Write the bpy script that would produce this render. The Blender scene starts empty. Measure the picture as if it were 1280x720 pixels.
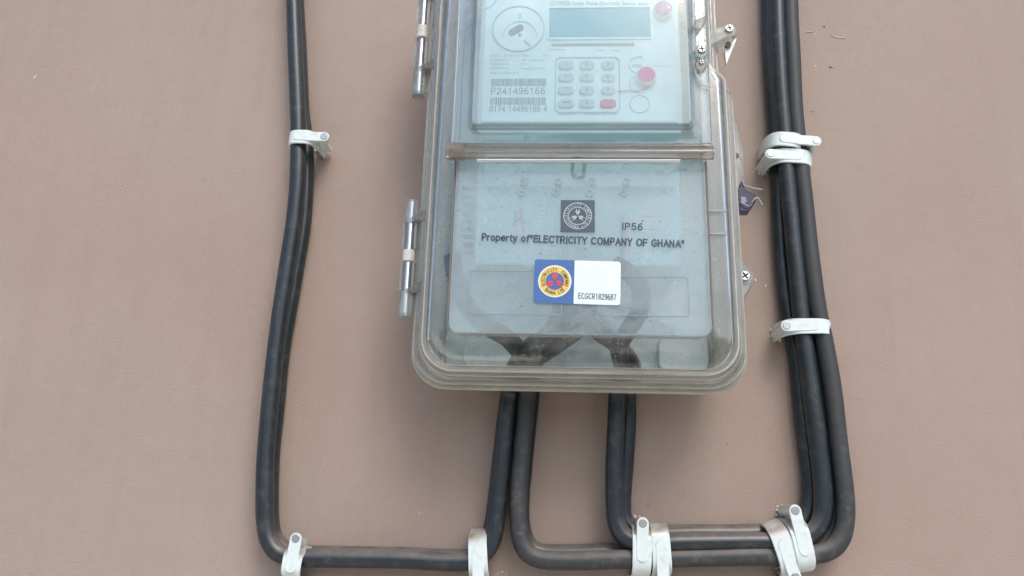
import bpy, bmesh, math, random
from mathutils import Vector, Matrix
random.seed(7)
sc = bpy.context.scene
COL = sc.collection

# ------------------------------------------------------------------ camera
F = 1000.0; DIST = 0.5
TH, YAW, ROLL = math.radians(16), math.radians(-3.4), math.radians(1.6)
fw = Vector((math.sin(YAW)*math.cos(TH), math.cos(YAW)*math.cos(TH), math.sin(TH)))
r0 = fw.cross(Vector((0, 0, 1))).normalized(); u0 = r0.cross(fw)
cr = r0*math.cos(ROLL)+u0*math.sin(ROLL); cu = u0*math.cos(ROLL)-r0*math.sin(ROLL)
CAM = Vector((0, -DIST, 0))
cd = bpy.data.cameras.new('camera'); cam = bpy.data.objects.new('camera', cd); COL.objects.link(cam)
m = Matrix((cr, cu, -fw)).transposed().to_4x4(); m.translation = CAM
cam.matrix_world = m
cd.sensor_width = 36; cd.lens = 36*F/1280; cd.clip_start = 0.01; cd.clip_end = 500
cd.dof.use_dof = False
sc.camera = cam

def P(px, py, d):
    """point at distance d (m) in front of the wall that the photograph shows at px,py (1280x720)"""
    v = fw*F + cr*(px-640) - cu*(py-360)
    t = (DIST-d)/v.y
    return CAM + v*t

# ------------------------------------------------------------------ world, sun, exposure
SUN_EL, SUN_AZ = math.radians(46), math.radians(158)      # azimuth from +Y clockwise; wall faces -Y
w = bpy.data.worlds.new('World'); sc.world = w; w.use_nodes = True
nt = w.node_tree; nt.nodes.clear()
sky = nt.nodes.new('ShaderNodeTexSky'); sky.sky_type = 'NISHITA'; sky.sun_disc = False
sky.sun_elevation = SUN_EL; sky.sun_rotation = SUN_AZ
sky.air_density = 1.0; sky.dust_density = 2.5; sky.ozone_density = 1.0
bg = nt.nodes.new('ShaderNodeBackground'); bg.inputs[1].default_value = 0.15
wo = nt.nodes.new('ShaderNodeOutputWorld')
nt.links.new(sky.outputs[0], bg.inputs[0]); nt.links.new(bg.outputs[0], wo.inputs[0])
ld = bpy.data.lights.new('sun', 'SUN'); ld.energy = 0.72; ld.angle = math.radians(25); ld.color = (1, .99, .96)
sun = bpy.data.objects.new('sun', ld); COL.objects.link(sun)
sdir = Vector((math.sin(SUN_AZ)*math.cos(SUN_EL), math.cos(SUN_AZ)*math.cos(SUN_EL), math.sin(SUN_EL)))
sun.rotation_euler = sdir.to_track_quat('Z', 'Y').to_euler(); sun.location = sdir*3
sc.view_settings.view_transform = 'Standard'; sc.view_settings.look = 'None'
sc.view_settings.gamma = 1; sc.view_settings.use_curve_mapping = False
sc.view_settings.exposure = 0.66
sc.render.engine = 'CYCLES'
sc.cycles.max_bounces = 24; sc.cycles.transparent_max_bounces = 40
sc.cycles.transmission_bounces = 8; sc.cycles.diffuse_bounces = 12

# ------------------------------------------------------------------ materials
def nodes(name):
    mt = bpy.data.materials.new(name); mt.use_nodes = True
    n = mt.node_tree; n.nodes.clear()
    out = n.nodes.new('ShaderNodeOutputMaterial')
    return mt, n, out
def noise(n, scale, detail=3, rough=.55, vec=None, dist=0):
    t = n.nodes.new('ShaderNodeTexNoise'); t.inputs['Scale'].default_value = scale
    t.inputs['Detail'].default_value = detail; t.inputs['Roughness'].default_value = rough
    t.inputs['Distortion'].default_value = dist
    if vec is not None: n.links.new(vec, t.inputs['Vector'])
    return t.outputs[0]
def ramp(n, fac, a, b, ca=(0, 0, 0, 1), cb=(1, 1, 1, 1)):
    r = n.nodes.new('ShaderNodeValToRGB'); e = r.color_ramp.elements
    e[0].position = a; e[1].position = b; e[0].color = ca; e[1].color = cb
    n.links.new(fac, r.inputs[0]); return r.outputs[0]
def mix(n, fac, a, b):
    x = n.nodes.new('ShaderNodeMix'); x.data_type = 'RGBA'
    for s, v in ((x.inputs[0], fac), (x.inputs[6], a), (x.inputs[7], b)):
        if isinstance(v, (int, float)): s.default_value = v
        elif isinstance(v, tuple): s.default_value = (*v, 1) if len(v) == 3 else v
        else: n.links.new(v, s)
    return x.outputs[2]
def math_(n, op, a, b=None):
    x = n.nodes.new('ShaderNodeMath'); x.operation = op
    for s, v in ((x.inputs[0], a), (x.inputs[1], b)):
        if v is None: continue
        if isinstance(v, (int, float)): s.default_value = v
        else: n.links.new(v, s)
    return x.outputs[0]
def world_pos(n):
    g = n.nodes.new('ShaderNodeNewGeometry'); return g.outputs['Position']
def stretch(n, vec, s):
    mp = n.nodes.new('ShaderNodeMapping'); mp.inputs['Scale'].default_value = s
    n.links.new(vec, mp.inputs[0]); return mp.outputs[0]
def bump(n, h, strength, dist):
    b = n.nodes.new('ShaderNodeBump'); b.inputs['Strength'].default_value = strength
    b.inputs['Distance'].default_value = dist; n.links.new(h, b.inputs['Height']); return b.outputs[0]

def solid(name, col, rough=.5, metal=0, dirt=None, dirt_amt=.4, dscale=120, spec=.5, bmp=0, bscale=900, up_dirt=0, low=0):
    mt, n, out = nodes(name)
    p = n.nodes.new('ShaderNodeBsdfPrincipled'); pos = world_pos(n)
    p.inputs['Roughness'].default_value = rough; p.inputs['Metallic'].default_value = metal
    p.inputs['Specular IOR Level'].default_value = spec
    c = mix(n, noise(n, 60, 2, vec=pos), tuple(v*.93 for v in col), tuple(min(1, v*1.05) for v in col))
    if dirt:
        f = ramp(n, noise(n, dscale, 5, .65, vec=pos, dist=.3), .5, .72)
        f = math_(n, 'MULTIPLY', f, dirt_amt)
        if low:      # splashed mud and dust only reach this high
            sz_ = n.nodes.new('ShaderNodeSeparateXYZ'); n.links.new(pos, sz_.inputs[0])
            f = math_(n, 'MULTIPLY', f, ramp(n, sz_.outputs[2], low-.05, low+.03, (1, 1, 1, 1), (.1, .1, .1, 1)))
        if up_dirt:
            g = n.nodes.new('ShaderNodeNewGeometry'); sx = n.nodes.new('ShaderNodeSeparateXYZ')
            n.links.new(g.outputs['Normal'], sx.inputs[0])
            u = math_(n, 'MULTIPLY', ramp(n, sx.outputs[2], .05, .65), noise(n, 90, 4, .6, vec=pos))
            f = math_(n, 'MAXIMUM', f, math_(n, 'MULTIPLY', u, up_dirt))
        c = mix(n, f, c, dirt)
    n.links.new(c, p.inputs['Base Color'])
    if bmp: n.links.new(bump(n, noise(n, bscale, 3, vec=pos), bmp, .0005), p.inputs['Normal'])
    n.links.new(p.outputs[0], out.inputs[0]); return mt

def clear(name, tint=(.93, .96, .97), haze=.15, hcol=(.75, .78, .8), rough=.08, edge=.5, ecol=None, speck=.0, grime=None, gamt=0, ior=1.58, e0=.25):
    """aged clear polycarbonate: transparent + skylit dust film + gloss; looked along, the sheet is cloudier"""
    mt, n, out = nodes(name); pos = world_pos(n)
    tr = n.nodes.new('ShaderNodeBsdfTransparent'); tr.inputs[0].default_value = (*tint, 1)
    df = n.nodes.new('ShaderNodeBsdfDiffuse')
    hc = mix(n, noise(n, 70, 4, vec=pos), tuple(v*.85 for v in hcol), hcol)
    lw = n.nodes.new('ShaderNodeLayerWeight'); lw.inputs[0].default_value = .35
    f = math_(n, 'MULTIPLY', ramp(n, lw.outputs[1], e0, .95), edge)
    if ecol: hc = mix(n, ramp(n, lw.outputs[1], .3, .8), hc, ecol)
    cloud = math_(n, 'ADD', math_(n, 'MULTIPLY', ramp(n, noise(n, 22, 7, .62, vec=pos, dist=.15), .34, .68), haze*.6), haze*.7)
    f = math_(n, 'ADD', f, cloud)
    if grime:
        g = math_(n, 'MULTIPLY', ramp(n, noise(n, 95, 6, .7, vec=stretch(n, pos, (1, 1, .5)), dist=.1), .42, .85), gamt)
        hc = mix(n, g, hc, grime); f = math_(n, 'MAXIMUM', f, math_(n, 'MULTIPLY', g, .7))
    if speck:
        s = math_(n, 'MULTIPLY', ramp(n, noise(n, 950, 3, .7, vec=pos), .60, .68), ramp(n, noise(n, 60, 2, vec=pos), .42, .65))
        s = math_(n, 'MULTIPLY', s, speck); f = math_(n, 'MAXIMUM', f, s)
    f = math_(n, 'MINIMUM', f, .97)
    n.links.new(hc, df.inputs[0])
    tl = n.nodes.new('ShaderNodeBsdfTranslucent'); n.links.new(hc, tl.inputs[0])
    dt = n.nodes.new('ShaderNodeMixShader'); dt.inputs[0].default_value = .5
    n.links.new(df.outputs[0], dt.inputs[1]); n.links.new(tl.outputs[0], dt.inputs[2])
    m1 = n.nodes.new('ShaderNodeMixShader'); n.links.new(f, m1.inputs[0])
    n.links.new(tr.outputs[0], m1.inputs[1]); n.links.new(dt.outputs[0], m1.inputs[2])
    gl = n.nodes.new('ShaderNodeBsdfGlossy'); gl.inputs['Roughness'].default_value = rough
    n.links.new(bump(n, noise(n, 45, 3, vec=pos), .25, .002), gl.inputs['Normal'])
    fr = n.nodes.new('ShaderNodeFresnel'); fr.inputs[0].default_value = ior
    m2 = n.nodes.new('ShaderNodeMixShader'); n.links.new(math_(n, 'MINIMUM', math_(n, 'MULTIPLY', fr.outputs[0], 1.0), .75), m2.inputs[0])
    n.links.new(m1.outputs[0], m2.inputs[1]); n.links.new(gl.outputs[0], m2.inputs[2])
    n.links.new(m2.outputs[0], out.inputs[0]); return mt

def wall_material():
    mt, n, out = nodes('painted_wall'); p = n.nodes.new('ShaderNodeBsdfPrincipled'); pos = world_pos(n)
    a = noise(n, 5, 4, .55, vec=pos, dist=.5); b = noise(n, 55, 5, .65, vec=pos)
    c = mix(n, ramp(n, a, .3, .72), (.322, .240, .195), (.358, .276, .231))
    fade = noise(n, 2.3, 3, .5, vec=pos, dist=.4)
    c = mix(n, math_(n, 'MULTIPLY', ramp(n, fade, .42, .62), .4), c, (.345, .306, .268))
    c = mix(n, math_(n, 'MULTIPLY', ramp(n, b, .5, .78), .30), c, (.30, .215, .165))
    fine = noise(n, 900, 4, .7, vec=pos)
    c = mix(n, math_(n, 'MULTIPLY', ramp(n, fine, .35, .7), .22), c, (.48, .385, .33))
    # thin rain streaks and darker dust marks
    st = noise(n, 40, 4, .6, vec=stretch(n, pos, (1.6, 1, .12)))
    c = mix(n, math_(n, 'MULTIPLY', ramp(n, st, .5, .8), .22), c, (.275, .205, .16))
    n.links.new(c, p.inputs['Base Color']); p.inputs['Roughness'].default_value = .62
    p.inputs['Specular IOR Level'].default_value = .35
    h = math_(n, 'ADD', math_(n, 'MULTIPLY', noise(n, 25, 4, vec=pos), .9), math_(n, 'MULTIPLY', fine, .5))
    n.links.new(bump(n, h, .45, .0025), p.inputs['Normal']); n.links.new(p.outputs[0], out.inputs[0]); return mt

def barcode_material():
    return solid('print_grey', (.16, .22, .25), .6)

DIRT = (.20, .155, .12)
M = dict(
    wall=wall_material(),
    ground=solid('pale_concrete', (.68, .64, .55), .9, dirt=(.25, .2, .16), dscale=6, bmp=.3),
    cable=solid('black_sheath', (.016, .024, .030), .33, dirt=(.24, .205, .175), dirt_amt=.16, dscale=150, bmp=.12, bscale=700, up_dirt=.95),
    dusty=solid('dusty_sheath', (.034, .038, .040), .55, dirt=(.20, .175, .15), dirt_amt=.38, dscale=200, bmp=.15, bscale=700, up_dirt=1, low=.045),
    clip=solid('white_clip_plastic', (.68, .76, .75), .22, dirt=(.26, .20, .15), dirt_amt=.22, dscale=260, up_dirt=1.5),
    nail=solid('zinc_nail', (.42, .45, .45), .38, metal=.8, dirt=(.25, .22, .2), dscale=600),
    steel=solid('polished_steel', (.72, .72, .72), .16, metal=1),
    screw=solid('screw_steel', (.62, .62, .6), .22, metal=1, dirt=(.2, .12, .08), dirt_amt=.6, dscale=700),
    slot=solid('screw_slot', (.03, .025, .02), .8),
    plaster=solid('white_plaster', (.72, .68, .63), .8, dirt=DIRT, dscale=400),
    collar=solid('white_collar', (.62, .60, .56), .5, dirt=DIRT),
    back=solid('grey_back_plate', (.80, .90, .92), .5, dirt=(.6, .58, .52), dscale=50),
    meter=solid('meter_white', (.76, .94, 1), .4),
    meter_blue=solid('terminal_cover_blue', (.64, .84, .89), .4),
    lip=solid('meter_grey_lip', (.70, .90, .93), .4),
    lcd=solid('lcd_glass', (.0, .38, .50), .12),
    key=solid('key_rubber', (.54, .70, .72), .6),
    redkey=solid('red_key', (.60, .16, .24), .5),
    pink=solid('pink_seal', (.74, .07, .27), .4),
    white=solid('white_plastic', (.80, .81, .82), .35),
    port=solid('port_grey', (.11, .19, .24), .5),
    pgrey=solid('print_grey', (.24, .36, .39), .6),
    line=solid('moulded_line', (.48, .62, .66), .6),
    ink=solid('dark_ink', (.035, .055, .07), .5),
    emblem=solid('emblem_grey', (.055, .08, .10), .5),
    emblemfg=solid('emblem_light', (.42, .50, .53), .5),
    sblue=solid('sticker_blue', (.045, .13, .34), .35),
    swhite=solid('sticker_white', (.70, .78, .80), .35),
    syellow=solid('sticker_yellow', (.74, .52, .11), .4),
    sred=solid('sticker_red', (.75, .045, .05), .4),
    redwire=solid('red_insulation', (.74, .66, .72), .45),
    grime=solid('brown_grime', (.20, .15, .11), .8),
    cover=clear('cover_polycarbonate', tint=(.99, .995, .99), haze=.010, hcol=(.94, .96, .92), edge=1.0, e0=.36, ecol=(1, .98, .90), speck=.9, grime=(.46, .42, .37), gamt=.25),
    panel=clear('panel_polycarbonate', tint=(.95, .99, 1), haze=.30, hcol=(.80, .97, 1), edge=.5, e0=.62, speck=.6, rough=.12, grime=(.74, .80, .80), gamt=.4),
    window=clear('window_polycarbonate', tint=(.945, .995, 1), haze=.13, hcol=(.84, .98, 1), edge=.85, e0=.58, ecol=(.78, .84, .82), rough=.06, speck=.2),
    bar=clear('dirty_bar', tint=(.92, .88, .84), haze=.22, hcol=(.66, .60, .56), edge=.5, ecol=(.58, .51, .46), rough=.13, grime=(.30, .24, .19), gamt=.7),
    base=clear('base_polycarbonate', tint=(.99, .98, .95), haze=.60, hcol=(.98, .96, .84), edge=.7, ecol=(.98, .94, .82), speck=.6, grime=(.46, .40, .34), gamt=.4),
    lug=clear('lug_polycarbonate', haze=.3, hcol=(.82, .88, .86), edge=.7, e0=.4, ecol=(.78, .76, .70), rough=.08),
    seal=clear('blue_seal', tint=(.30, .33, .55), haze=.35, hcol=(.10, .11, .24), edge=.6, rough=.08),
)

# ------------------------------------------------------------------ builders
def link(name, me, mat, parent=None, loc=None, smooth=False, **props):
    o = bpy.data.objects.new(name, me); COL.objects.link(o)
    if mat is not None and not me.materials: me.materials.append(mat)
    if smooth:
        for p in me.polygons: p.use_smooth = True
    if parent is not None:
        o.parent = parent
    for k, v in props.items(): o[k] = v
    return o
def wloc(o):
    v = Vector((0, 0, 0))
    while o is not None: v = v+Vector(o.location); o = o.parent
    return v
def mesh(name, verts, faces, mat, parent=None, smooth=False, **props):
    """verts in world coordinates; shifted to the parent's origin (or own origin when top-level)"""
    org = wloc(parent) if parent is not None else Vector(props.pop('origin', (0, 0, 0)))
    me = bpy.data.meshes.new(name); me.from_pydata([tuple(Vector(v)-org) for v in verts], [], faces)
    bm = bmesh.new(); bm.from_mesh(me); bmesh.ops.recalc_face_normals(bm, faces=bm.faces); bm.to_mesh(me); bm.free()
    me.update()
    o = link(name, me, mat, parent, smooth=smooth, **props)
    if parent is None: o.location = org
    return o
def bm_obj(name, bm, mat, parent=None, smooth=False, **props):
    org = wloc(parent) if parent is not None else Vector(props.pop('origin', (0, 0, 0)))
    bmesh.ops.translate(bm, verts=bm.verts, vec=-org)
    bmesh.ops.recalc_face_normals(bm, faces=bm.faces)
    me = bpy.data.meshes.new(name); bm.to_mesh(me); bm.free()
    o = link(name, me, mat, parent, smooth=smooth, **props)
    if parent is None: o.location = org
    return o
def thing(name, loc, label, cat, group=None):
    o = bpy.data.objects.new(name, None); COL.objects.link(o); o.empty_display_size = .01
    o.location = loc; o['label'] = label; o['category'] = cat
    if group: o['group'] = group
    return o
def bevel(o, wdt, seg=2):
    b = o.modifiers.new('bevel', 'BEVEL'); b.width = wdt; b.segments = seg; b.limit_method = 'ANGLE'; b.angle_limit = math.radians(35)
    return o
def smooth_angle(o, a=40):
    for p in o.data.polygons: p.use_smooth = True
    o.data.set_sharp_from_angle(angle=math.radians(a))
    return o

def plate_bm(bm, pts, d0, d1):
    """closed outline pts (x,z) in the wall plane, solid from depth d0 to d1"""
    a = [bm.verts.new((x, -d0, z)) for x, z in pts]; b = [bm.verts.new((x, -d1, z)) for x, z in pts]
    k = len(pts)
    bm.faces.new(a); bm.faces.new(b)
    for i in range(k): bm.faces.new((a[i], a[(i+1) % k], b[(i+1) % k], b[i]))
def plate(name, pts, d0, d1, mat, parent, bev=0, **pr):
    bm = bmesh.new(); plate_bm(bm, pts, d0, d1); o = bm_obj(name, bm, mat, parent, **pr)
    if bev: bevel(o, bev)
    return o
def rrect(x0, x1, z0, z1, r, n=6, rb=None):
    """rounded rectangle; r for all corners"""
    pts = []
    for cx, cz, a0 in ((x1-r, z1-r, 0), (x0+r, z1-r, 90), (x0+r, z0+r, 180), (x1-r, z0+r, 270)):
        for i in range(n+1):
            a = math.radians(a0+90*i/n); pts.append((cx+r*math.cos(a), cz+r*math.sin(a)))
    return pts
def circ(cx, cz, r, n=28, rz=None):
    rz = rz or r
    return [(cx+r*math.cos(2*math.pi*i/n), cz+rz*math.sin(2*math.pi*i/n)) for i in range(n)]
def ring(name, cx, cz, r0_, r1_, d0, d1, mat, parent, n=40, a0=0, a1=360, **pr):
    bm = bmesh.new(); full = a1-a0 >= 360
    k = n if full else n+1; loops = []
    for i in range(k):
        a = math.radians(a0+(a1-a0)*i/n)
        loops.append([bm.verts.new((cx+r*math.cos(a), -d, cz+r*math.sin(a))) for r, d in ((r0_, d0), (r1_, d0), (r1_, d1), (r0_, d1))])
    for i in range(k if full else k-1):
        A, B = loops[i], loops[(i+1) % k]
        for j in range(4): bm.faces.new((A[j], A[(j+1) % 4], B[(j+1) % 4], B[j]))
    if not full: bm.faces.new(loops[0]); bm.faces.new(loops[-1])
    return bm_obj(name, bm, mat, parent, **pr)
def outline_frame(name, x0, x1, z0, z1, r, wd, d0, d1, mat, parent, **pr):
    A = rrect(x0, x1, z0, z1, r); B = rrect(x0+wd, x1-wd, z0+wd, z1-wd, max(r-wd, .0001))
    bm = bmesh.new(); k = len(A)
    va = [[bm.verts.new((x, -d, z)) for x, z in L] for L, d in ((A, d0), (A, d1), (B, d1), (B, d0))]
    for s in range(4):
        for i in range(k): bm.faces.new((va[s][i], va[s][(i+1) % k], va[(s+1) % 4][(i+1) % k], va[(s+1) % 4][i]))
    return bm_obj(name, bm, mat, parent, **pr)

def catmull(pts, sub=6):
    P_ = [pts[0]]+pts+[pts[-1]]; out = []
    for i in range(1, len(P_)-2):
        a, b, c, d = P_[i-1], P_[i], P_[i+1], P_[i+2]
        for s in range(sub):
            t = s/sub
            out.append(.5*((2*b)+(c-a)*t+(2*a-5*b+4*c-d)*t*t+(3*b-a-3*c+d)*t**3))
    out.append(pts[-1]); return out
def tube_bm(bm, path, r, n=14, ry=None, wob=0):
    loops = []; up = Vector((0, 1, 0)); ph = random.random()*9
    for i, p in enumerate(path):
        t = (path[min(i+1, len(path)-1)]-path[max(i-1, 0)]).normalized()
        s = t.cross(up)
        if s.length < 1e-4: s = t.cross(Vector((1, 0, 0)))
        s.normalize(); u = s.cross(t).normalized(); up = u if abs(t.dot(Vector((0, 1, 0)))) > .97 else Vector((0, 1, 0))
        rr = r*(1+wob*(math.sin(i*.37+ph)*.5+math.sin(i*.13+ph*2)*.5))
        loops.append([bm.verts.new(p+s*rr*math.cos(2*math.pi*k/n)+u*(ry or rr)*math.sin(2*math.pi*k/n)) for k in range(n)])
    for A, B in zip(loops, loops[1:]):
        for k in range(n): bm.faces.new((A[k], A[(k+1) % n], B[(k+1) % n], B[k]))
    bm.faces.new(loops[0]); bm.faces.new(loops[-1])
def tube(name, path, r, mat, parent=None, n=14, wob=0, **pr):
    bm = bmesh.new(); tube_bm(bm, path, r, n, wob=wob); o = bm_obj(name, bm, mat, parent, smooth=True, **pr); return smooth_angle(o, 60)
def cyl(name, a, b, r, mat, parent, n=20, r2=None, bev=0, **pr):
    a, b = Vector(a), Vector(b); t = (b-a).normalized(); s = t.orthogonal().normalized(); u = t.cross(s); r2 = r if r2 is None else r2
    bm = bmesh.new(); L = [[bm.verts.new(c+(s*math.cos(2*math.pi*k/n)+u*math.sin(2*math.pi*k/n))*q) for k in range(n)] for c, q in ((a, r), (b, r2))]
    for k in range(n): bm.faces.new((L[0][k], L[0][(k+1) % n], L[1][(k+1) % n], L[1][k]))
    bm.faces.new(L[0]); bm.faces.new(L[1]); o = bm_obj(name, bm, mat, parent, **pr); smooth_angle(o, 40)
    if bev: bevel(o, bev)
    return o
def box_bm(bm, x0, x1, d0, d1, z0, z1): plate_bm(bm, [(x0, z0), (x1, z0), (x1, z1), (x0, z1)], d0, d1)

# plain grotesque capitals, digits and a few small letters as pen strokes: (advance width, strokes); a stroke starting with 's' is curved
def _el(cx, cy, rx, ry, a0, a1, n=12): return [(cx+rx*math.cos(math.radians(a0+(a1-a0)*i/n)), cy+ry*math.sin(math.radians(a0+(a1-a0)*i/n))) for i in range(n+1)]
G = {
 ' ': (.32, []), 'A': (.68, [[(0, 0), (.31, .98)], [(.33, .98), (.64, 0)], [(.12, .34), (.52, .34)]]),
 'B': (.62, [[(0, 0), (0, 1), (.3, 1)]+_el(.3, .76, .22, .24, 90, -90)+[(0, .52)], [(.3, .52)]+_el(.3, .26, .26, .26, 90, -90)+[(0, 0)]]),
 'C': (.70, [_el(.34, .5, .34, .5, 45, 315, 18)]), 'D': (.66, [[(0, 0), (0, 1), (.24, 1)]+_el(.24, .5, .36, .5, 90, -90, 14)+[(0, 0)]]),
 'E': (.60, [[(.5, 1), (0, 1), (0, 0), (.52, 0)], [(0, .53), (.46, .53)]]), 'F': (.56, [[(.5, 1), (0, 1), (0, 0)], [(0, .52), (.43, .52)]]),
 'G': (.74, [_el(.35, .5, .35, .5, 48, 330, 18)+[(.66, .46), (.38, .46)]]), 'H': (.66, [[(0, 0), (0, 1)], [(.54, 0), (.54, 1)], [(0, .53), (.54, .53)]]),
 'I': (.16, [[(.03, 0), (.03, 1)]]), 'K': (.62, [[(0, 0), (0, 1)], [(.54, 1), (.02, .42)], [(.2, .6), (.56, 0)]]), 'L': (.52, [[(0, 1), (0, 0), (.45, 0)]]),
 'M': (.78, [[(0, 0), (0, 1)], [(.02, .98), (.32, .06)], [(.32, .06), (.62, .98)], [(.64, 1), (.64, 0)]]), 'N': (.68, [[(0, 0), (0, 1)], [(.02, .98), (.52, .02)], [(.54, 0), (.54, 1)]]), 'O': (.76, [_el(.35, .5, .35, .5, 0, 360, 22)]),
 'P': (.60, [[(0, 0), (0, 1), (.28, 1)]+_el(.28, .73, .24, .27, 90, -90)+[(0, .46)]]), 'R': (.66, [[(0, 0), (0, 1), (.3, 1)]+_el(.3, .74, .23, .26, 90, -90)+[(0, .48)], [(.28, .48), (.54, 0)]]),
 'S': (.62, [_el(.28, .75, .25, .25, 30, 230, 10)+_el(.28, .26, .28, .26, 65, -150, 10)]), 'T': (.62, [[(0, 1), (.56, 1)], [(.28, 1), (.28, 0)]]),
 'U': (.66, [[(0, 1)]+_el(.27, .28, .27, .28, 180, 360)+[(.54, 1)]]), 'V': (.62, [[(0, 1), (.29, 0)], [(.29, 0), (.58, 1)]]), 'W': (.9, [[(0, 1), (.2, 0), (.42, 1), (.64, 0), (.84, 1)]]),
 'X': (.6, [[(0, 0), (.54, 1)], [(0, 1), (.54, 0)]]), 'Y': (.64, [[(0, 1), (.29, .45), (.58, 1)], [(.29, .45), (.29, 0)]]), 'Z': (.6, [[(0, 1), (.5, 1), (0, 0), (.52, 0)]]),
 '0': (.58, [_el(.24, .5, .24, .5, 0, 360, 20)]), '1': (.58, [[(.08, .78), (.28, .96), (.28, 0)]]), '2': (.58, [_el(.25, .73, .23, .26, 170, -25, 10)+[(.0, 0), (.5, 0)]]),
 '3': (.58, [_el(.23, .76, .22, .24, 160, -90, 10), _el(.23, .26, .25, .26, 90, -165, 10)]), '4': (.58, [[(.38, 0), (.38, 1), (0, .3), (.5, .3)]]),
 '5': (.58, [[(.45, 1), (.08, 1), (.03, .5)]+_el(.23, .32, .25, .32, 120, -150, 12)]), '6': (.58, [_el(.25, .3, .24, .3, 0, 360, 16), _el(.36, .5, .35, .5, 75, 180, 8)+[(.01, .3)]]),
 '7': (.58, [[(0, 1), (.48, 1), (.18, 0)]]), '8': (.58, [_el(.24, .75, .2, .25, 0, 360, 16), _el(.24, .26, .25, .26, 0, 360, 16)]),
 '9': (.58, [_el(.24, .7, .24, .3, 0, 360, 16), _el(.12, .5, .36, .5, -105, 0, 8)+[(.48, .7)]]), '-': (.4, [[(.02, .4), (.3, .4)]]), '.': (.24, [[(.03, 0), (.03, .12)]]), '/': (.36, [[(0, 0), (.26, 1)]]),
 '(': (.3, [_el(.3, .45, .25, .6, 130, 230, 8)]), ')': (.3, [_el(-.05, .45, .25, .6, 50, -50, 8)]), '"': (.36, [[(.04, 1), (.04, .68)], [(.22, 1), (.22, .68)]]),
 'r': (.36, [[(0, 0), (0, .7)], [(0, .42), (.1, .64), (.26, .69)]]), 'o': (.58, [_el(.24, .36, .24, .36, 0, 360, 18)]), 'p': (.58, [[(0, -.28), (0, .7)], _el(.24, .36, .24, .36, 0, 360, 18)]),
 'e': (.56, [[(.02, .38), (.47, .38)]+_el(.24, .36, .24, .36, 8, 320, 14)]), 't': (.34, [[(.12, .92), (.12, .1), (.26, .02)], [(0, .68), (.27, .68)]]), 'y': (.52, [[(0, .7), (.22, .03)], [(.44, .7), (.16, -.2), (.02, -.27)]]),
 'f': (.34, [[(.28, 1), (.14, .94), (.12, 0)], [(0, .68), (.27, .68)]]), 'n': (.54, [[(0, 0), (0, .7)], [(0, .42)]+_el(.2, .46, .2, .24, 150, 0, 8)+[(.4, 0)]]), 'i': (.2, [[(.03, 0), (.03, .7)], [(.03, .86), (.03, 1)]]),
 'a': (.54, [_el(.2, .36, .2, .34, 20, 340, 14), [(.4, 0), (.4, .7)]]), 'l': (.2, [[(.03, 0), (.03, 1)]]), 'c': (.5, [_el(.24, .36, .23, .36, 50, 310, 12)]), 'd': (.58, [_el(.22, .36, .22, .36, 0, 360, 18), [(.45, 0), (.45, 1)]]),
 'g': (.56, [_el(.22, .38, .22, .32, 0, 360, 16), [(.45, .7), (.45, -.1), (.3, -.27), (.05, -.24)]]), 'h': (.54, [[(0, 0), (0, 1)], [(0, .42)]+_el(.2, .46, .2, .24, 150, 0, 8)+[(.4, 0)]]), 'k': (.5, [[(0, 0), (0, 1)], [(.38, .7), (.02, .3)], [(.16, .44), (.42, 0)]]),
 'm': (.82, [[(0, 0), (0, .7)], [(0, .42), (.12, .68), (.28, .66), (.34, .5), (.34, 0)], [(.34, .42), (.46, .68), (.62, .66), (.68, .5), (.68, 0)]]), 's': (.48, [_el(.2, .53, .18, .17, 30, 230, 8)+_el(.2, .19, .2, .18, 65, -150, 8)]),
 'z': (.48, [[(0, .68), (.36, .68), (0, 0), (.38, 0)]]), 'b': (.58, [_el(.24, .36, .22, .36, 0, 360, 18), [(0, 0), (0, 1)]]), 'v': (.5, [[(0, .7), (.2, 0)], [(.2, 0), (.4, .7)]]),
 'u': (.54, [[(0, .7)]+_el(.2, .22, .2, .21, 180, 350, 8)+[(.4, .7), (.4, 0)]]), 'w': (.7, [[(0, .7), (.16, 0), (.32, .7), (.48, 0), (.64, .7)]]),
}
def ribbon(bm, pts, wd, tf, lift):
    """flat pen stroke of width wd along pts with mitred joints; tf maps (x,y,lift) into the scene"""
    h = wd/2; n = len(pts); L, R = [], []
    closed = n > 3 and math.hypot(pts[0][0]-pts[-1][0], pts[0][1]-pts[-1][1]) < 1e-6
    if closed: pts = pts[:-1]; n -= 1
    for i, p in enumerate(pts):
        a = pts[(i-1) % n] if (closed or i) else None; b = pts[(i+1) % n] if (closed or i < n-1) else None
        def dr(u, v): l = math.hypot(v[0]-u[0], v[1]-u[1]) or 1; return ((v[0]-u[0])/l, (v[1]-u[1])/l)
        d1 = dr(a, p) if a else dr(p, b); d2 = dr(p, b) if b else d1
        nx, ny = -(d1[1]+d2[1]), d1[0]+d2[0]; l = math.hypot(nx, ny) or 1; nx, ny = nx/l, ny/l
        k = h/max(.45, nx*-d1[1]+ny*d1[0]); e = (0, 0)
        if not closed and i == 0: e = (-d2[0]*h, -d2[1]*h)
        if not closed and i == n-1: e = (d1[0]*h, d1[1]*h)
        L.append(bm.verts.new(tf(p[0]+nx*k+e[0], p[1]+ny*k+e[1], lift))); R.append(bm.verts.new(tf(p[0]-nx*k+e[0], p[1]-ny*k+e[1], lift)))
    for i in range(n if closed else n-1):
        j = (i+1) % n; bm.faces.new((L[i], R[i], R[j], L[j]))
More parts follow.
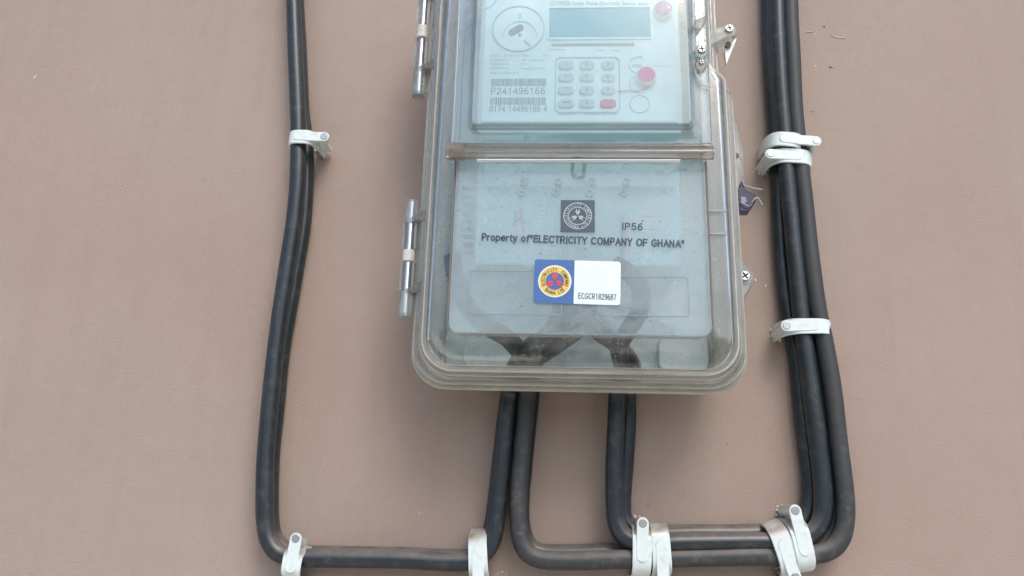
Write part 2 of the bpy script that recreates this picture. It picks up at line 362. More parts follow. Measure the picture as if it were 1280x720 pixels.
def lettering(s, a, b, h, d, mat, parent, bold=.01, name='lettering', **pr):
    """flat print whose baseline runs from a=(x,z) to b; h = capital height; bold = extra pen width"""
    wd = .13+bold*4; adv = sum(G[c][0] for c in s)+.1*(len(s)-1)+(.06+bold)*len(s)
    L = math.hypot(b[0]-a[0], b[1]-a[1]); an = math.atan2(b[1]-a[1], b[0]-a[0]); kx = L/adv
    ca, sa = math.cos(an), math.sin(an); bm = bmesh.new(); x = .03; cnt = 0
    for ch in s:
        g = G[ch]
        for stroke in g[1]:
            def tf(u, v, lf, x=x):
                X = u*kx; Z = v*h; return Vector((a[0]+X*ca-Z*sa, -(d+lf), a[1]+X*sa+Z*ca))
            # strokes are laid out in glyph units; width corrected for the horizontal squeeze
            pts = [((u+x), v) for u, v in stroke]
            q = h/kx
            pts2 = [(u, v*q) for u, v in pts]
            ribbon(bm, pts2, wd*min(q, 1.15), lambda u, v, lf: tf(u, v/q, lf), (cnt % 7)*4e-6); cnt += 1
        x += g[0]+.1+.06+bold
    org = wloc(parent); bmesh.ops.translate(bm, verts=bm.verts, vec=-org)
    me = bpy.data.meshes.new(name); bm.to_mesh(me); bm.free()
    return link(name, me, mat, parent, **pr)
def arc_text(s, cx, cz, r, a0, a1, h, d, mat, parent, flip=False, bold=.015):
    """letters set round a circle; a0,a1 in degrees clockwise from the top"""
    bm = bmesh.new(); n = len(s); cnt = 0
    for i, ch in enumerate(s):
        an = math.radians(a0+(a1-a0)*(i/(n-1))); rot = -an+(math.pi if flip else 0); wg = G[ch][0]
        for stroke in G[ch][1]:
            def tf(u, v, lf):
                x = (u-wg/2)*h*.85; z = (v-1 if flip else v)*h
                return Vector((cx+r*math.sin(an)+x*math.cos(rot)-z*math.sin(rot), -(d+lf), cz+r*math.cos(an)+x*math.sin(rot)+z*math.cos(rot)))
            ribbon(bm, stroke, .17+bold, tf, (cnt % 7)*4e-6); cnt += 1
    return bm_obj('ring_lettering', bm, mat, parent)

mm = .001
# ================================================================== SETTING
wall = mesh('wall', [(-2, 0, -1.3), (2, 0, -1.3), (2, 0, 1.9), (-2, 0, 1.9), (-2, .2, -1.3), (2, .2, -1.3), (2, .2, 1.9), (-2, .2, 1.9)],
            [(0, 1, 2, 3), (4, 5, 6, 7), (0, 1, 5, 4), (1, 2, 6, 5), (2, 3, 7, 6), (3, 0, 4, 7)], M['wall'], kind='structure')
ground = mesh('ground', [(-40, -60, -1.3), (40, -60, -1.3), (40, 0, -1.3), (-40, 0, -1.3)], [(0, 1, 2, 3)], M['ground'], kind='structure')
# tree line added unseen behind the viewer, to darken what the cover mirrors low down
bm = bmesh.new()
for k in range(170):
    an = math.radians(random.uniform(-75, 75)); rr = random.uniform(13, 16); hh = 3.1+1.1*math.sin(an*7)+.7*math.sin(an*17+1)
    c = Vector((rr*math.sin(an), -rr*math.cos(an), -1.3+random.uniform(.3, 1)*hh)); rad = random.uniform(.5, .95)
    g = bmesh.ops.create_icosphere(bm, subdivisions=2, radius=rad, matrix=Matrix.Translation(c))
    for v in g['verts']: v.co += (v.co-c).normalized()*random.uniform(-.25, .25)*rad
bm_obj('unseen_trees', bm, solid('unseen_foliage', (.07, .09, .045), .8), None, kind='stuff')
# splashes and scratches on the paint
bm = bmesh.new()
def blob(px, py, sx, sz, ang=0, d=.0005):
    sx *= .7; sz *= .7
    c = P(px, py, 0); n = 9; a = math.radians(ang); pts = []
    for i in range(n):
        t = 2*math.pi*i/n; q = random.uniform(.6, 1.15); x = sx*q*math.cos(t); z = sz*q*math.sin(t)
        pts.append((c.x+x*math.cos(a)-z*math.sin(a), c.z+x*math.sin(a)+z*math.cos(a)))
    plate_bm(bm, pts, -.0002, d)
for a in ((44, 97, .0006, .0035, -25), (52, 88, .0012, .0004, 0), (1018, 43, .0010, .0007, 0), (1019, 83, .0010, .0008, 20), (1048, 47, .007, .0003, -12), (1012, 40, .005, .0002, 2),
          (957, 357, .0007, .0014, 0), (966, 363, .0006, .0006, 0), (944, 350, .0010, .0016, 20), (628, 715, .0012, .0006, 0), (633, 718, .0007, .0004, 0), (622, 717, .0006, .0004, 0),
          (524, 641, .0007, .0004, 0), (528, 497, .0005, .0004, 0)): blob(*a)
bm_obj('paint_splash', bm, M['plaster'], wall, kind='stuff')
bm = bmesh.new()
for a in ((1030, 33, .0014, .0006, -40), (1038, 84, .0022, .0006, -20), (1016, 139, .0007, .0005, 0), (441, 568, .0006, .0004, 0), (557, 641, .0006, .0004, 0), (528, 509, .0004, .0005, 0),
          (962, 539, .0005, .0005, 0), (909, 555, .0006, .0004, 0), (702, 685, .0008, .0010, 0), (720, 681, .0035, .0012, 3), (713, 687, .002, .0007, 3), (810, 632, .0012, .0006, 30)): blob(*a)
bm_obj('dirt_mark', bm, M['grime'], wall, kind='stuff')

# ================================================================== CABLES
def cable_path(pts): return catmull([P(*p) for p in pts], 7)
R1 = .0053
FD, BD = .0168, .0057      # strands in front, strands against the wall
def cable(label, pts, mat, r=R1):
    path = cable_path(pts)
    if pts[0][1] < 0: path.insert(0, path[0]+(path[0]-path[7]).normalized()*.6)      # the runs go on up the wall
    if pts[-1][1] < 0: path.append(path[-1]+(path[-1]-path[-8]).normalized()*.6)
    o = tube('power_cable', path, r, mat, None, n=18, wob=.03, origin=tuple(path[len(path)//2]), label=label, category='cable', group='black power cables')
    return o
cable('front black cable looping down the left of the box and back up into its bottom', [
    (366, -60, FD), (367, 0, FD), (369, 60, FD), (372, 130, FD), (373, 180, FD), (372, 230, FD), (367, 280, FD), (358, 340, FD), (349, 400, FD), (343, 450, FD), (337, 510, FD), (332, 570, FD), (331, 625, FD), (332, 655, FD), (337, 677, FD), (350, 692, FD),
    (375, 697, FD), (430, 698, FD), (500, 699, FD), (560, 702, FD), (590, 700, FD), (608, 688, FD), (618, 665, FD), (622, 630, FD), (627, 580, FD), (632, 530, FD), (637, 490, FD), (640, 474, .028), (646, 455, .044), (662, 434, .054), (690, 412, .056), (703, 380, .052), (708, 340, .050)], M['cable'])
cable('rear cable mostly hidden behind the front one of the left loop', [
    (369, -60, BD), (371, 0, BD), (374, 60, BD), (377, 130, BD), (382, 180, BD), (382, 230, BD), (379, 280, BD), (370, 335, BD), (359, 400, BD), (351, 450, BD), (345, 510, BD), (339, 570, BD), (337, 630, BD), (339, 660, BD), (345, 677, BD), (358, 688, BD),
    (380, 692, BD), (430, 694, BD), (500, 695, BD), (560, 698, BD), (590, 696, BD), (606, 684, BD), (615, 660, BD), (620, 625, BD), (626, 575, BD), (631, 530, BD), (637, 490, .010), (646, 470, .024), (664, 452, .040), (700, 428, .048), (732, 400, .046), (740, 345, .046)], M['cable'])
cable('dusty black cable dropping from the box, lowest of the bottom run, outermost at the right', [
    (566, 322, .050), (570, 350, .054), (585, 385, .056), (610, 408, .056), (636, 424, .054), (655, 448, .044), (661, 472, .028), (659, 490, FD), (656, 530, FD), (651, 580, FD), (648, 625, FD), (649, 658, FD), (655, 684, FD), (672, 698, FD), (710, 701, FD), (780, 699, FD), (860, 697, FD), (940, 695, FD), (1005, 694, FD),
    (1036, 688, FD), (1052, 670, FD), (1057, 640, FD), (1054, 600, FD), (1048, 550, FD), (1041, 490, FD), (1031, 430, FD), (1021, 380, FD), (1013, 320, FD), (1007, 260, FD), (1000, 200, FD), (994, 140, FD), (991, 80, FD), (988, 20, FD), (987, -60, FD)], M['dusty'])
cable('thick black cable dropping right of the box middle, front middle strand of the right bundle', [
    (768, 330, .054), (786, 342, .056), (800, 362, .057), (799, 390, .057), (784, 414, .056), (774, 434, .050), (778, 458, .036), (774, 476, .026), (772, 490, FD), (770, 530, FD), (768, 580, FD), (768, 630, FD), (771, 655, FD), (783, 672, FD), (808, 679, FD), (860, 678, FD), (930, 677, FD), (985, 676, FD),
    (1012, 668, FD), (1026, 650, FD), (1029, 620, FD), (1025, 575, FD), (1018, 520, FD), (1010, 460, FD), (1002, 400, FD), (996, 340, FD), (990, 280, FD), (984, 220, FD), (980, 160, FD), (975, 90, FD), (972, 20, FD), (971, -60, FD)], M['cable'])
cable('cable seen as a thin strip right of the middle drop, topmost of the bottom run', [
    (700, 345, .046), (715, 385, .050), (745, 412, .052), (772, 432, .046), (790, 456, .032), (788, 476, .016), (785, 490, BD), (784, 530, BD), (781, 580, BD), (778, 630, BD), (781, 652, BD), (795, 664, BD), (820, 668, BD), (870, 667, BD), (930, 667, BD), (975, 665, BD),
    (999, 656, BD), (1011, 638, BD), (1013, 605, BD), (1008, 560, BD), (1002, 510, BD), (996, 450, BD), (987, 400, BD), (979, 340, BD), (975, 280, BD), (973, 220, BD), (969, 160, BD), (964, 90, BD), (961, 20, BD), (960, -60, BD)], M['cable'])
cable('rear cable hidden behind the dusty one, showing between the strands of the right bundle', [
    (720, 335, .050), (716, 370, .054), (700, 404, .056), (678, 430, .050), (668, 455, .036), (665, 475, .016), (664, 490, BD), (660, 530, BD), (655, 580, BD), (651, 625, BD), (652, 655, BD), (658, 677, BD), (674, 690, BD), (710, 692, BD), (780, 690, BD), (860, 689, BD), (940, 688, BD), (1000, 687, BD),
    (1026, 679, BD), (1040, 660, BD), (1044, 630, BD), (1040, 590, BD), (1034, 540, BD), (1026, 480, BD), (1014, 420, BD), (1003, 360, BD), (996, 300, BD), (992, 240, BD), (987, 190, BD), (981, 140, BD), (977, 80, BD), (975, 20, BD), (974, -60, BD)], M['cable'])

# ================================================================== CABLE CLIPS
def clip(label, c, ang, a, b, H, wdt, dmid, lean=(0, 0)):
    """c: pixel where the middle of the band crosses its cables; ang: direction (deg in the wall plane) from band to nail;
       a: half span, b: distance band middle -> nail, H: height off the wall, wdt: band width"""
    ctr = P(c[0], c[1], dmid); ctr.y = 0
    t = thing('cable_clip', ctr, label, 'cable clip', 'white nail-in cable clips')
    s = Vector((math.cos(math.radians(ang)), 0, math.sin(math.radians(ang)))); q = Vector((-s.z, 0, s.x))
    out = Vector((0, -1, 0))
    # arch: super-ellipse ring of rectangular section
    bm = bmesh.new(); n = 22; loops = []
    for i in range(n+1):
        th = math.pi*i/n; e = .62
        def se(ra, rh): 
            cc, ss = math.cos(th), math.sin(th)
            return -ra*math.copysign(abs(cc)**e, cc), rh*abs(ss)**e
        xo, do = se(a, H); xi, di = se(a-.0016, H-.0016)
        wv = wdt/2*(1-.06*math.cos(th)); loops.append([bm.verts.new(ctr+s*x+out*d_+q*y) for x, d_, y in ((xo, do, wv), (xo, do, -wv), (xi, di, -wv), (xi, di, wv))])
    for A, B in zip(loops, loops[1:]):
        for j in range(4): bm.faces.new((A[j], A[(j+1) % 4], B[(j+1) % 4], B[j]))
    bm.faces.new(loops[0]); bm.faces.new(loops[-1])
    o = bm_obj('band', bm, M['clip'], t); smooth_angle(o, 35); bevel(o, .0004)
    # arm: raised tongue with a rounded end that runs from the band's top to the nail boss
    rb = .0034; w0 = wdt*.30; pts = []
    for i in range(9):
        th = math.radians(90+180*i/8); pts.append((-a*.15+w0*math.cos(th), w0*math.sin(th)))
    for i in range(9):
        th = math.radians(-90+180*i/8); pts.append((b+rb*math.cos(th), rb*math.sin(th)))
    bm = bmesh.new()
    lo = [bm.verts.new(ctr+s*x+q*y+out*(H-.0014-max(0, x-a*.3)*.02)) for x, y in pts]; hi = [bm.verts.new(ctr+s*x+q*y+out*(H+.0004-max(0, x-a*.4)*.03)) for x, y in pts]
    bm.faces.new(lo); bm.faces.new(hi)
    for i in range(len(pts)): bm.faces.new((lo[i], lo[(i+1) % len(pts)], hi[(i+1) % len(pts)], hi[i]))
    o = bm_obj('arm', bm, M['clip'], t); bevel(o, .0003)
    bc = ctr+s*b; foot = bc+Vector((lean[0], 0, lean[1]))
    cyl('nail_boss', foot+out*.0005, bc+out*(H-.0010), rb*1.0, M['clip'], t, r2=rb*.96)
    # web between arch leg and boss
    bm = bmesh.new(); pr = [(a-.0025, .004), (b, .004), (b, H-.002), (a*.35, H-.002)]
    A = [bm.verts.new(ctr+s*x+out*d_+q*.0012) for x, d_ in pr]; B = [bm.verts.new(ctr+s*x+out*d_-q*.0012) for x, d_ in pr]
    bm.faces.new(A); bm.faces.new(B)
    for i in range(4): bm.faces.new((A[i], A[(i+1) % 4], B[(i+1) % 4], B[i]))
    bm_obj('web', bm, M['clip'], t)
    top = H+.0003-(b-a*.4)*.03
    cyl('nail_head', bc+out*(top-.0006), bc+out*(top+.0005), .0024, M['nail'], t, bev=.0003)
    ring_pts = []
    bm = bmesh.new()                                 # burst plaster round the nail hole
    for k in range(9):
        an = random.uniform(0, 6.28); rr = rb*random.uniform(.9, 1.45); p = foot+Vector((rr*math.cos(an), -.0004, rr*math.sin(an)))
        bmesh.ops.create_icosphere(bm, subdivisions=1, radius=random.uniform(.0005, .0012), matrix=Matrix.Translation(p))
    bm_obj('plaster_crumb', bm, M['plaster'], t, kind='stuff')
    return t
A1 = .0078; H1 = .0245
clip('single white clip on the left vertical cable, nail on its right', (375, 170), -1, .0112, .0162, H1, .0098, H1, (-.0085, .0015))
clip('white clip at the bottom left corner of the loop with its nail at the top', (364, 705), 85, .0100, .0140, H1, .0112, H1, (-.004, -.008))
clip('clip with a brown stained top just left of the twin cables below the box', (597, 694), -86, .0145, .0190, H1, .0108, H1)
clip('left clip of the bottom pair below the box, its nail head at the top', (803, 690), 88, .0150, .0155, H1, .0108, H1)
clip('right clip of the bottom pair below the box, with a dirty brown top edge', (827, 687), -87, .0155, .0180, H1, .0105, H1)
clip('upper of the two stacked clips on the right bundle, nail on the right', (984, 174), -5, .0128, .0180, H1+.001, .0100, H1)
clip('lower of the two stacked clips on the right bundle, nail on the left', (993, 193), 176, .0150, .0148, H1-.001, .0100, H1)
clip('single clip halfway down the right bundle, nail on its left', (1013, 407), 181, .0165, .0140, H1, .0095, H1)
clip('leaning clip near the bottom right corner, nail at its bottom, brown grime on top', (982, 687), -73, .0160, .0150, H1, .0110, H1)
clip('clip nearest the bottom right cable corner with a chipped nail boss at its top', (1004, 682), 100, .0155, .0190, H1+.001, .0105, H1)

# ================================================================== METER BOX
CX = .0117; ZB = .069; ZT = .352
mb = thing('meter_box', (CX, 0, ZB), 'clear plastic electricity meter box with a flip-up window, mounted on the brown wall', 'meter box')
def loop(hw, zb, d, r, dx=0, top=None, n=8, inset_top=None):
    """rounded rectangle about CX with a step on the right for the latch area (dx, above z=.262)"""
    x0, x1 = CX-hw, CX+hw; zt = top if top else ZT-(zb-ZB); pts = []
    for i in range(n+1):
        a = math.radians(180+90*i/n); pts.append((x0+r+r*math.cos(a), zb+r+r*math.sin(a)))
    for i in range(n+1):
        a = math.radians(270+90*i/n); pts.append((x1-r+r*math.cos(a), zb+r+r*math.sin(a)))
    for i in range(7):
        u = i/6; e = u*u*(3-2*u); pts.append((x1-dx*e, .252+.012*u))
    for i in range(n+1):
        a = math.radians(0+90*i/n); pts.append((x1-dx-r+r*math.cos(a), zt-r+r*math.sin(a)))
    for i in range(n+1):
        a = math.radians(90+90*i/n); pts.append((x0+r+r*math.cos(a), zt-r+r*math.sin(a)))
    return [(x, -d, z) for x, z in pts]
def loft(name, loops, mat, parent, capa=False, capb=False, thick=.0022, **pr):
    vs = [v for L in loops for v in L]; k = len(loops[0]); fs = []
    for i in range(len(loops)-1):
        for j in range(k): fs.append((i*k+j, i*k+(j+1) % k, (i+1)*k+(j+1) % k, (i+1)*k+j))
    if capa: fs.append(tuple(range(k)))
    if capb: fs.append(tuple(range((len(loops)-1)*k, len(loops)*k)))
    o = mesh(name, vs, fs, mat, parent, **pr); smooth_angle(o, 30)
    if thick:
        s = o.modifiers.new('thickness', 'SOLIDIFY'); s.thickness = thick; s.offset = -1
    return o
# base tray: back plate against the wall, walls up to its lip
loft('base_tray', [loop(.084, .082, .004, .016, 5*mm), loop(.088, .077, .020, .018, 6*mm), loop(.090, .0755, .036, .019, 7*mm),
                   loop(.0945, .0706, .037, .021, 8*mm), loop(.0950, .0702, .0425, .021, 8*mm)], M['base'], mb, thick=.0025)
mesh('back_plate', [(x, -.0065, z) for x, _, z in loop(.083, .083, 0, .016, 5*mm)]+[(x, -.0040, z) for x, _, z in loop(.083, .083, 0, .016, 5*mm)],
     (lambda k: [tuple(range(k)), tuple(range(k, 2*k))]+[(j, (j+1) % k, k+(j+1) % k, k+j) for j in range(k)])(len(loop(.083, .083, 0, .016))), M['back'], mb)
plate('mounting_boss', rrect(-.058, -.010, .088, .106, .006), .0067, .016, M['back'], mb, bev=.001)
plate('mounting_boss', rrect(.062, .092, .088, .110, .006), .0067, .016, M['back'], mb, bev=.001)
# cover skirt: ridged rim, sloped sides, rolled front edge
loft('cover_rim', [loop(.0945, .0710, .0430, .021, 8*mm), loop(.0955, .0700, .0432, .0213, 8*mm), loop(.0958, .0697, .0455, .0213, 8*mm), loop(.0955, .0700, .0485, .0213, 8*mm), loop(.0930, .0722, .0492, .0208, 8*mm)], M['base'], mb, thick=.0018)
loft('cover', [loop(.0928, .0724, .0493, .0207, 8*mm),
               loop(.0930, .0722, .0560, .0205, 8*mm), loop(.0908, .0735, .0566, .0200, 8*mm), loop(.0875, .0752, .0690, .0190, 8*mm), loop(.0860, .0760, .0722, .0185, 8*mm),
               loop(.0842, .0772, .0745, .018, 7*mm), loop(.0820, .0790, .0758, .017, 6*mm), loop(.0800, .0812, .0760, .016, 5*mm), loop(.0742, .0905, .0760, .012, 1.5*mm), loop(.0722, .0932, .0768, .010, 0), loop(.0712, .0944, .0792, .009, 0)],
     M['cover'], mb, thick=.0020)
M['bead'] = clear('moulded_bead', tint=(.99, .99, .97), haze=.75, hcol=(1, .98, .90), edge=.6, rough=.1)
for hw, zb, d, r in ((.0957, .0698, .0462, .0214), (.0935, .0717, .0520, .0207), (.0885, .0746, .0640, .0195), (.0862, .0757, .0718, .0186)):
    loft('rim_bead', [loop(hw-.0022, zb+.0022, d-.0009, r, 8*mm), loop(hw, zb, d-.0007, r, 8*mm), loop(hw+.0004, zb-.0004, d, r, 8*mm), loop(hw, zb, d+.0007, r, 8*mm), loop(hw-.0022, zb+.0022, d+.0009, r, 8*mm)], M['bead'], mb, thick=.0005)
# raised front panel, lower half
plate('front_panel', rrect(CX-.0708, CX+.0708, .0950, .1990, .006, 8), .0775, .0800, M['panel'], mb, bev=.0006)
PD = .0800
panel_edge = [(-.0590, .0975), (-.0560, .0968), (.0780, .0968)]
# dirty seam along the panel's edges
for x0, x1, z0, z1 in ((CX+.0709, CX+.0716, .102, .197), (CX-.0716, CX-.0709, .102, .197)):
    plate('seam_grime', [(x0, z0), (x1, z0), (x1, z1), (x0, z1)], .0775, .0796, M['grime'], mb)
# moulded label frames
for a, b in (((587, 338), (702, 394)), ((748, 345), (862, 396))):
    p0, p1 = P(*a, PD), P(*b, PD)
    outline_frame('label_frame', p0.x, p1.x, p1.z, p0.z, .002, .0003, PD-.0003, PD+.0003, M['pgrey'], mb)
# inner vertical rib on the right of the panel
p = P(852, 205, PD); q = P(852, 330, PD)
plate('rib', [(p.x-.0004, p.z), (p.x+.0004, p.z), (q.x+.0004, q.z), (q.x-.0004, q.z)], .0740, .0774, M['panel'], mb)
# terminal screws: pairs of clear moulded pips on the panel
for px in (652, 695, 737, 780):
    for py in (228, 241):
        c = P(px+(3 if py < 230 else 0), py, PD)
        o = ring('screw_pip', c.x, c.z, .0011, .0023, PD-.0002, PD+.0009, M['lug'], mb, n=14)
c = P(723, 205, PD); c2 = P(723, 222, PD)
U = [Vector((c.x-.0033, -PD-.0005, c.z)), Vector((c.x-.0033, -PD-.0005, c2.z+.003)), Vector((c.x-.002, -PD-.0005, c2.z)), Vector((c.x+.002, -PD-.0005, c2.z)), Vector((c.x+.0033, -PD-.0005, c2.z+.003)), Vector((c.x+.0033, -PD-.0005, c.z))]
tube('lock_staple', catmull(U, 4), .0009, M['lug'], mb, n=8)
# flecks of dirt and fine scratches on the panel
bm = bmesh.new()
for k in range(70):
    u = random.random()**1.5; x = CX-.068+.134*u; z = random.uniform(.100, .190); r = random.uniform(.00018, .00055)
    n = 6; plate_bm(bm, [(x+r*random.uniform(.5, 1.3)*math.cos(2*math.pi*i/n), z+r*random.uniform(.5, 1.3)*math.sin(2*math.pi*i/n)) for i in range(n)], PD-.0001, PD+.0002)
bm_obj('dirt_fleck', bm, M['port'], mb, kind='stuff')
bm = bmesh.new()
for k in range(26):
    x = random.uniform(CX-.066, CX+.066); z = random.uniform(.100, .192); an = random.uniform(-.5, 2.2); L_ = random.uniform(.002, .009); dx, dz = math.cos(an)*L_, math.sin(an)*L_; t = .00009
    plate_bm(bm, [(x, z), (x+dx, z+dz), (x+dx-t*math.sin(an), z+dz+t*math.cos(an)), (x-t*math.sin(an), z+t*math.cos(an))], PD-.0001, PD+.00015)
bm_obj('scratch', bm, M['lug'], mb, kind='stuff')
# printed words
PW = PD+.0006
def px2(a, d): v = P(a[0], a[1], d); return (v.x, v.z)
lettering('Property of"ELECTRICITY COMPANY OF GHANA"', px2((602.5, 300), PW), px2((856, 309), PW), .0037, PW, M['ink'], mb, bold=.024)
lettering('IP56', px2((778, 286.5), PW), px2((804, 287.5), PW), .0036, PW, M['ink'], mb, bold=.012)
# grey utility emblem
e0, e1 = P(701, 250, PW), P(743.5, 290, PW)
em = plate('printed_emblem', [(e0.x, e1.z), (e1.x, e1.z), (e1.x, e0.z), (e0.x, e0.z)], PD+.0002, PW, M['emblem'], mb)
ex, ez = (e0.x+e1.x)/2, (e0.z+e1.z)/2
ring('emblem_ring', ex, ez, .0076, .0080, PW, PW+.0002, M['emblemfg'], em, n=36)
ring('emblem_ring', ex, ez, .0050, .0054, PW, PW+.0002, M['emblemfg'], em, n=36)
arc_text('ELECTRICITY COMPANY', ex, ez, .0058, -115, 115, .0016, PW+.0003, M['emblemfg'], em)
arc_text('GHANA LTD', ex, ez, .0058, 228, 132, .0016, PW+.0003, M['emblemfg'], em, flip=True)
def bolts(cx, cz, R, d, mat, parent):
    bm = bmesh.new()
    for k in range(3):
        a = math.radians(90+120*k)
        def T(x, z): return (cx+x*math.cos(a-math.pi/2)-z*math.sin(a-math.pi/2), cz+x*math.sin(a-math.pi/2)+z*math.cos(a-math.pi/2))
        for sgn in (-1, 1):
            pts = [T(sgn*.02*R, .05*R), T(sgn*.30*R, .55*R), T(sgn*.16*R, .52*R), T(sgn*.22*R, 1.0*R), T(sgn*.02*R, .5*R)]
            plate_bm(bm, pts, d-.0001, d+.0001)
    return bm_obj('bolt_mark', bm, mat, parent)
bolts(ex, ez, .0050, PW+.0002, M['emblemfg'], em)
# asset sticker
s0 = P(668, 325, PW); s1 = P(776, 380.5, PW); sx0, sx1, sz0, sz1 = s0.x, s1.x, s1.z, s0.z
SM = Vector(((sx0+sx1)/2, 0, (sz0+sz1)/2)); st = math.radians(-1.2)
def srot(pts): return [(SM.x+(x-SM.x)*math.cos(st)-(z-SM.z)*math.sin(st), SM.z+(x-SM.x)*math.sin(st)+(z-SM.z)*math.cos(st)) for x, z in pts]
stk = plate('sticker', srot(rrect(sx0, sx1, sz0, sz1, .0016)), PD+.0002, PW, M['swhite'], mb, label='blue and white asset sticker with a yellow emblem')
xm = sx0+(sx1-sx0)*.465; bl = [p for p in rrect(sx0, xm+.003, sz0, sz1, .0016)]; bl = [(min(x, xm), z) for x, z in bl]
plate('blue_field', srot(bl), PW-.0001, PW+.0001, M['sblue'], stk)
gc = srot([(sx0+(xm-sx0)*.52, SM.z)])[0]; GR = .0091
plate('emblem_disc', circ(gc[0], gc[1], GR, 36), PW, PW+.0002, M['swhite'], stk)
plate('emblem_disc', circ(gc[0], gc[1], GR*.93, 36), PW+.0001, PW+.0003, M['syellow'], stk)
plate('emblem_disc', circ(gc[0], gc[1], GR*.55, 36), PW+.0002, PW+.0004, M['sblue'], stk)
bolts(gc[0], gc[1], GR*.68, PW+.0005, M['sred'], stk)
arc_text('ELECTRICITY  COMPANY', gc[0], gc[1], GR*.63, -110, 110, .0017, PW+.0005, M['ink'], stk, bold=.005)
arc_text('GHANA LTD', gc[0], gc[1], GR*.64, 222, 138, .0017, PW+.0005, M['ink'], stk, flip=True, bold=.005)
lettering('ECGCR1829687', px2((723, 373), PW), px2((770.5, 375), PW), .0030, PW+.0002, M['ink'], stk, bold=0)

# ---- flip window over the display
WD0, WD1 = .0800, .0925
def wl(hw, zb, d, r):
    zt = .338-(zb-.201); return [(x, -d, z) for x, z in rrect(CX-hw, CX+hw, zb, zt, r, 5)]
win = loft('flip_window', [wl(.0738, .2010, WD0, .004), wl(.0735, .2013, .0885, .004), wl(.0722, .2025, .0900, .004), wl(.0668, .2070, .0905, .004), wl(.0640, .2095, .0912, .004), wl(.0622, .2108, .0960, .0035), wl(.0610, .2118, .0968, .003)],
           M['window'], mb, capb=True, thick=.0016)
for zc, dc, rr in ((.1972, .0880, .0033), (.2016, .0872, .0024)):
    tube('window_bar', [Vector((x, -dc, zc)) for x in (CX-.0738, CX-.0730, CX-.040, CX, CX+.040, CX+.0730, CX+.0738)], rr, M['bar'], mb, n=16)
tube('window_pivot', [Vector((CX-.0755, -.088, .1985)), Vector((CX-.068, -.088, .1985)), Vector((CX-.0655, -.088, .1985))], .0050, M['bar'], mb, n=16)
plate('lip_highlight', [(CX-.058, .1926), (CX+.0555, .1926), (CX+.0555, .1933), (CX-.058, .1933)], .0860, .0895, M['white'], mb, bev=.0003)  # lower window edge coloured white to carry its bright highlight line
c = P(721, 198, .088)
plate('brown_highlight', [(c.x-.0035, c.z-.0008), (c.x-.0015, c.z-.0016), (c.x+.0015, c.z-.0016), (c.x+.0035, c.z-.0008), (c.x+.002, c.z+.0004), (c.x-.002, c.z+.0004)], .086, .0892, M['grime'], mb)  # small brown plate that stands in for a highlight on the bar

# ---- hinges on the left flank
def hinge(y0, y1, dpt, capy=None):
    h0, h1 = P(*y0, dpt), P(*y1, dpt)
    ax = (h0+h1)/2
    z1, z0 = h0.z, h1.z; x = ax.x; L = z1-z0
    o = cyl('hinge_pin', (x, -dpt, z0), (x, -dpt, z1), .0021, M['steel'], mb, n=18, bev=.0004)
    cyl('pin_head', (x, -dpt, z0-.0012), (x, -dpt, z0+.0012), .0042, M['lug'], o, bev=.0003)
    cyl('collar', (x, -dpt, z0+L*.46), (x, -dpt, z0+L*.56), .0038, M['collar'], o, bev=.0003)
    for a, b in ((0, .20), (.80, 1)):
        cyl('knuckle', (x, -dpt, z0+L*a), (x, -dpt, z0+L*b), .0042, M['lug'], mb, n=20, bev=.0004)
    for a, b in ((.21, .45), (.57, .79)):
        for dx in (-.0036, .0036):
            bm = bmesh.new(); box_bm(bm, x+dx-.0006, x+dx+.0006, dpt-.003, dpt+.003, z0+L*a, z0+L*b); o = bm_obj('knuckle_web', bm, M['lug'], mb)
        bm = bmesh.new(); box_bm(bm, x+.0062, x+.0072, dpt-.004, dpt+.002, z0+L*a, z0+L*b); bm_obj('knuckle_web', bm, M['lug'], mb)
    for a in (.19, .81):                 # gusset fins that tie the knuckles to the box flank
        z = z0+L*a
        bm = bmesh.new()
        A = [bm.verts.new(v) for v in ((x, -dpt-.004, z), (CX-.092, -dpt-.004, z), (CX-.092, -dpt+.008, z), (x, -dpt+.004, z))]
        B = [bm.verts.new(Vector(v.co)+Vector((0 if i in (0, 3) else 0, 0, .0015 if i in (0, 3) else .0065))) for i, v in enumerate(A)]
        bm.faces.new(A); bm.faces.new(B)
        for i in range(4): bm.faces.new((A[i], A[(i+1) % 4], B[(i+1) % 4], B[i]))
        bm_obj('hinge_gusset', bm, M['bar'], mb)
    bm = bmesh.new(); box_bm(bm, CX-.0985, CX-.0925, dpt-.010, dpt-.004, z0+.004, z1-.002); bm_obj('hinge_leaf', bm, M['base'], mb)
hinge((514, 252), (508, 395), .0500)
hinge((531, -30), (525, 119), .0500)

# ---- latch lugs on the right flank
def screw(c, r, parent, ang=20, dpt=None):
    d = -c.y
    s = cyl('screw', (c.x, -d+.001, c.z), (c.x, -d-.0012, c.z), r, M['screw'], parent, bev=.0004)
    bm = bmesh.new(); k = r*.72; t = r*.16
    for a in (ang, ang+90):
        a = math.radians(a); e = Vector((math.cos(a), 0, math.sin(a))); f = Vector((-e.z, 0, e.x)); C_ = Vector((c.x, 0, c.z))
        pts = [C_+e*k+f*t, C_-e*k+f*t, C_-e*k-f*t, C_+e*k-f*t]
        plate_bm(bm, [(p.x, p.z) for p in pts], d+.0008, d+.00135+(.0001 if a > 1 else 0))
    bm_obj('screw_slot', bm, M['slot'], s)
LD = .058
c = P(912, 37, LD); e = P(884, 50, LD)
pts = []
for i in range(13):
    a = math.radians(-110+230*i/12); pts.append((c.x+.0048*math.cos(a), c.z+.0048*math.sin(a)))
pts += [(e.x-.004, e.z+.006), (e.x-.002, e.z-.006)]
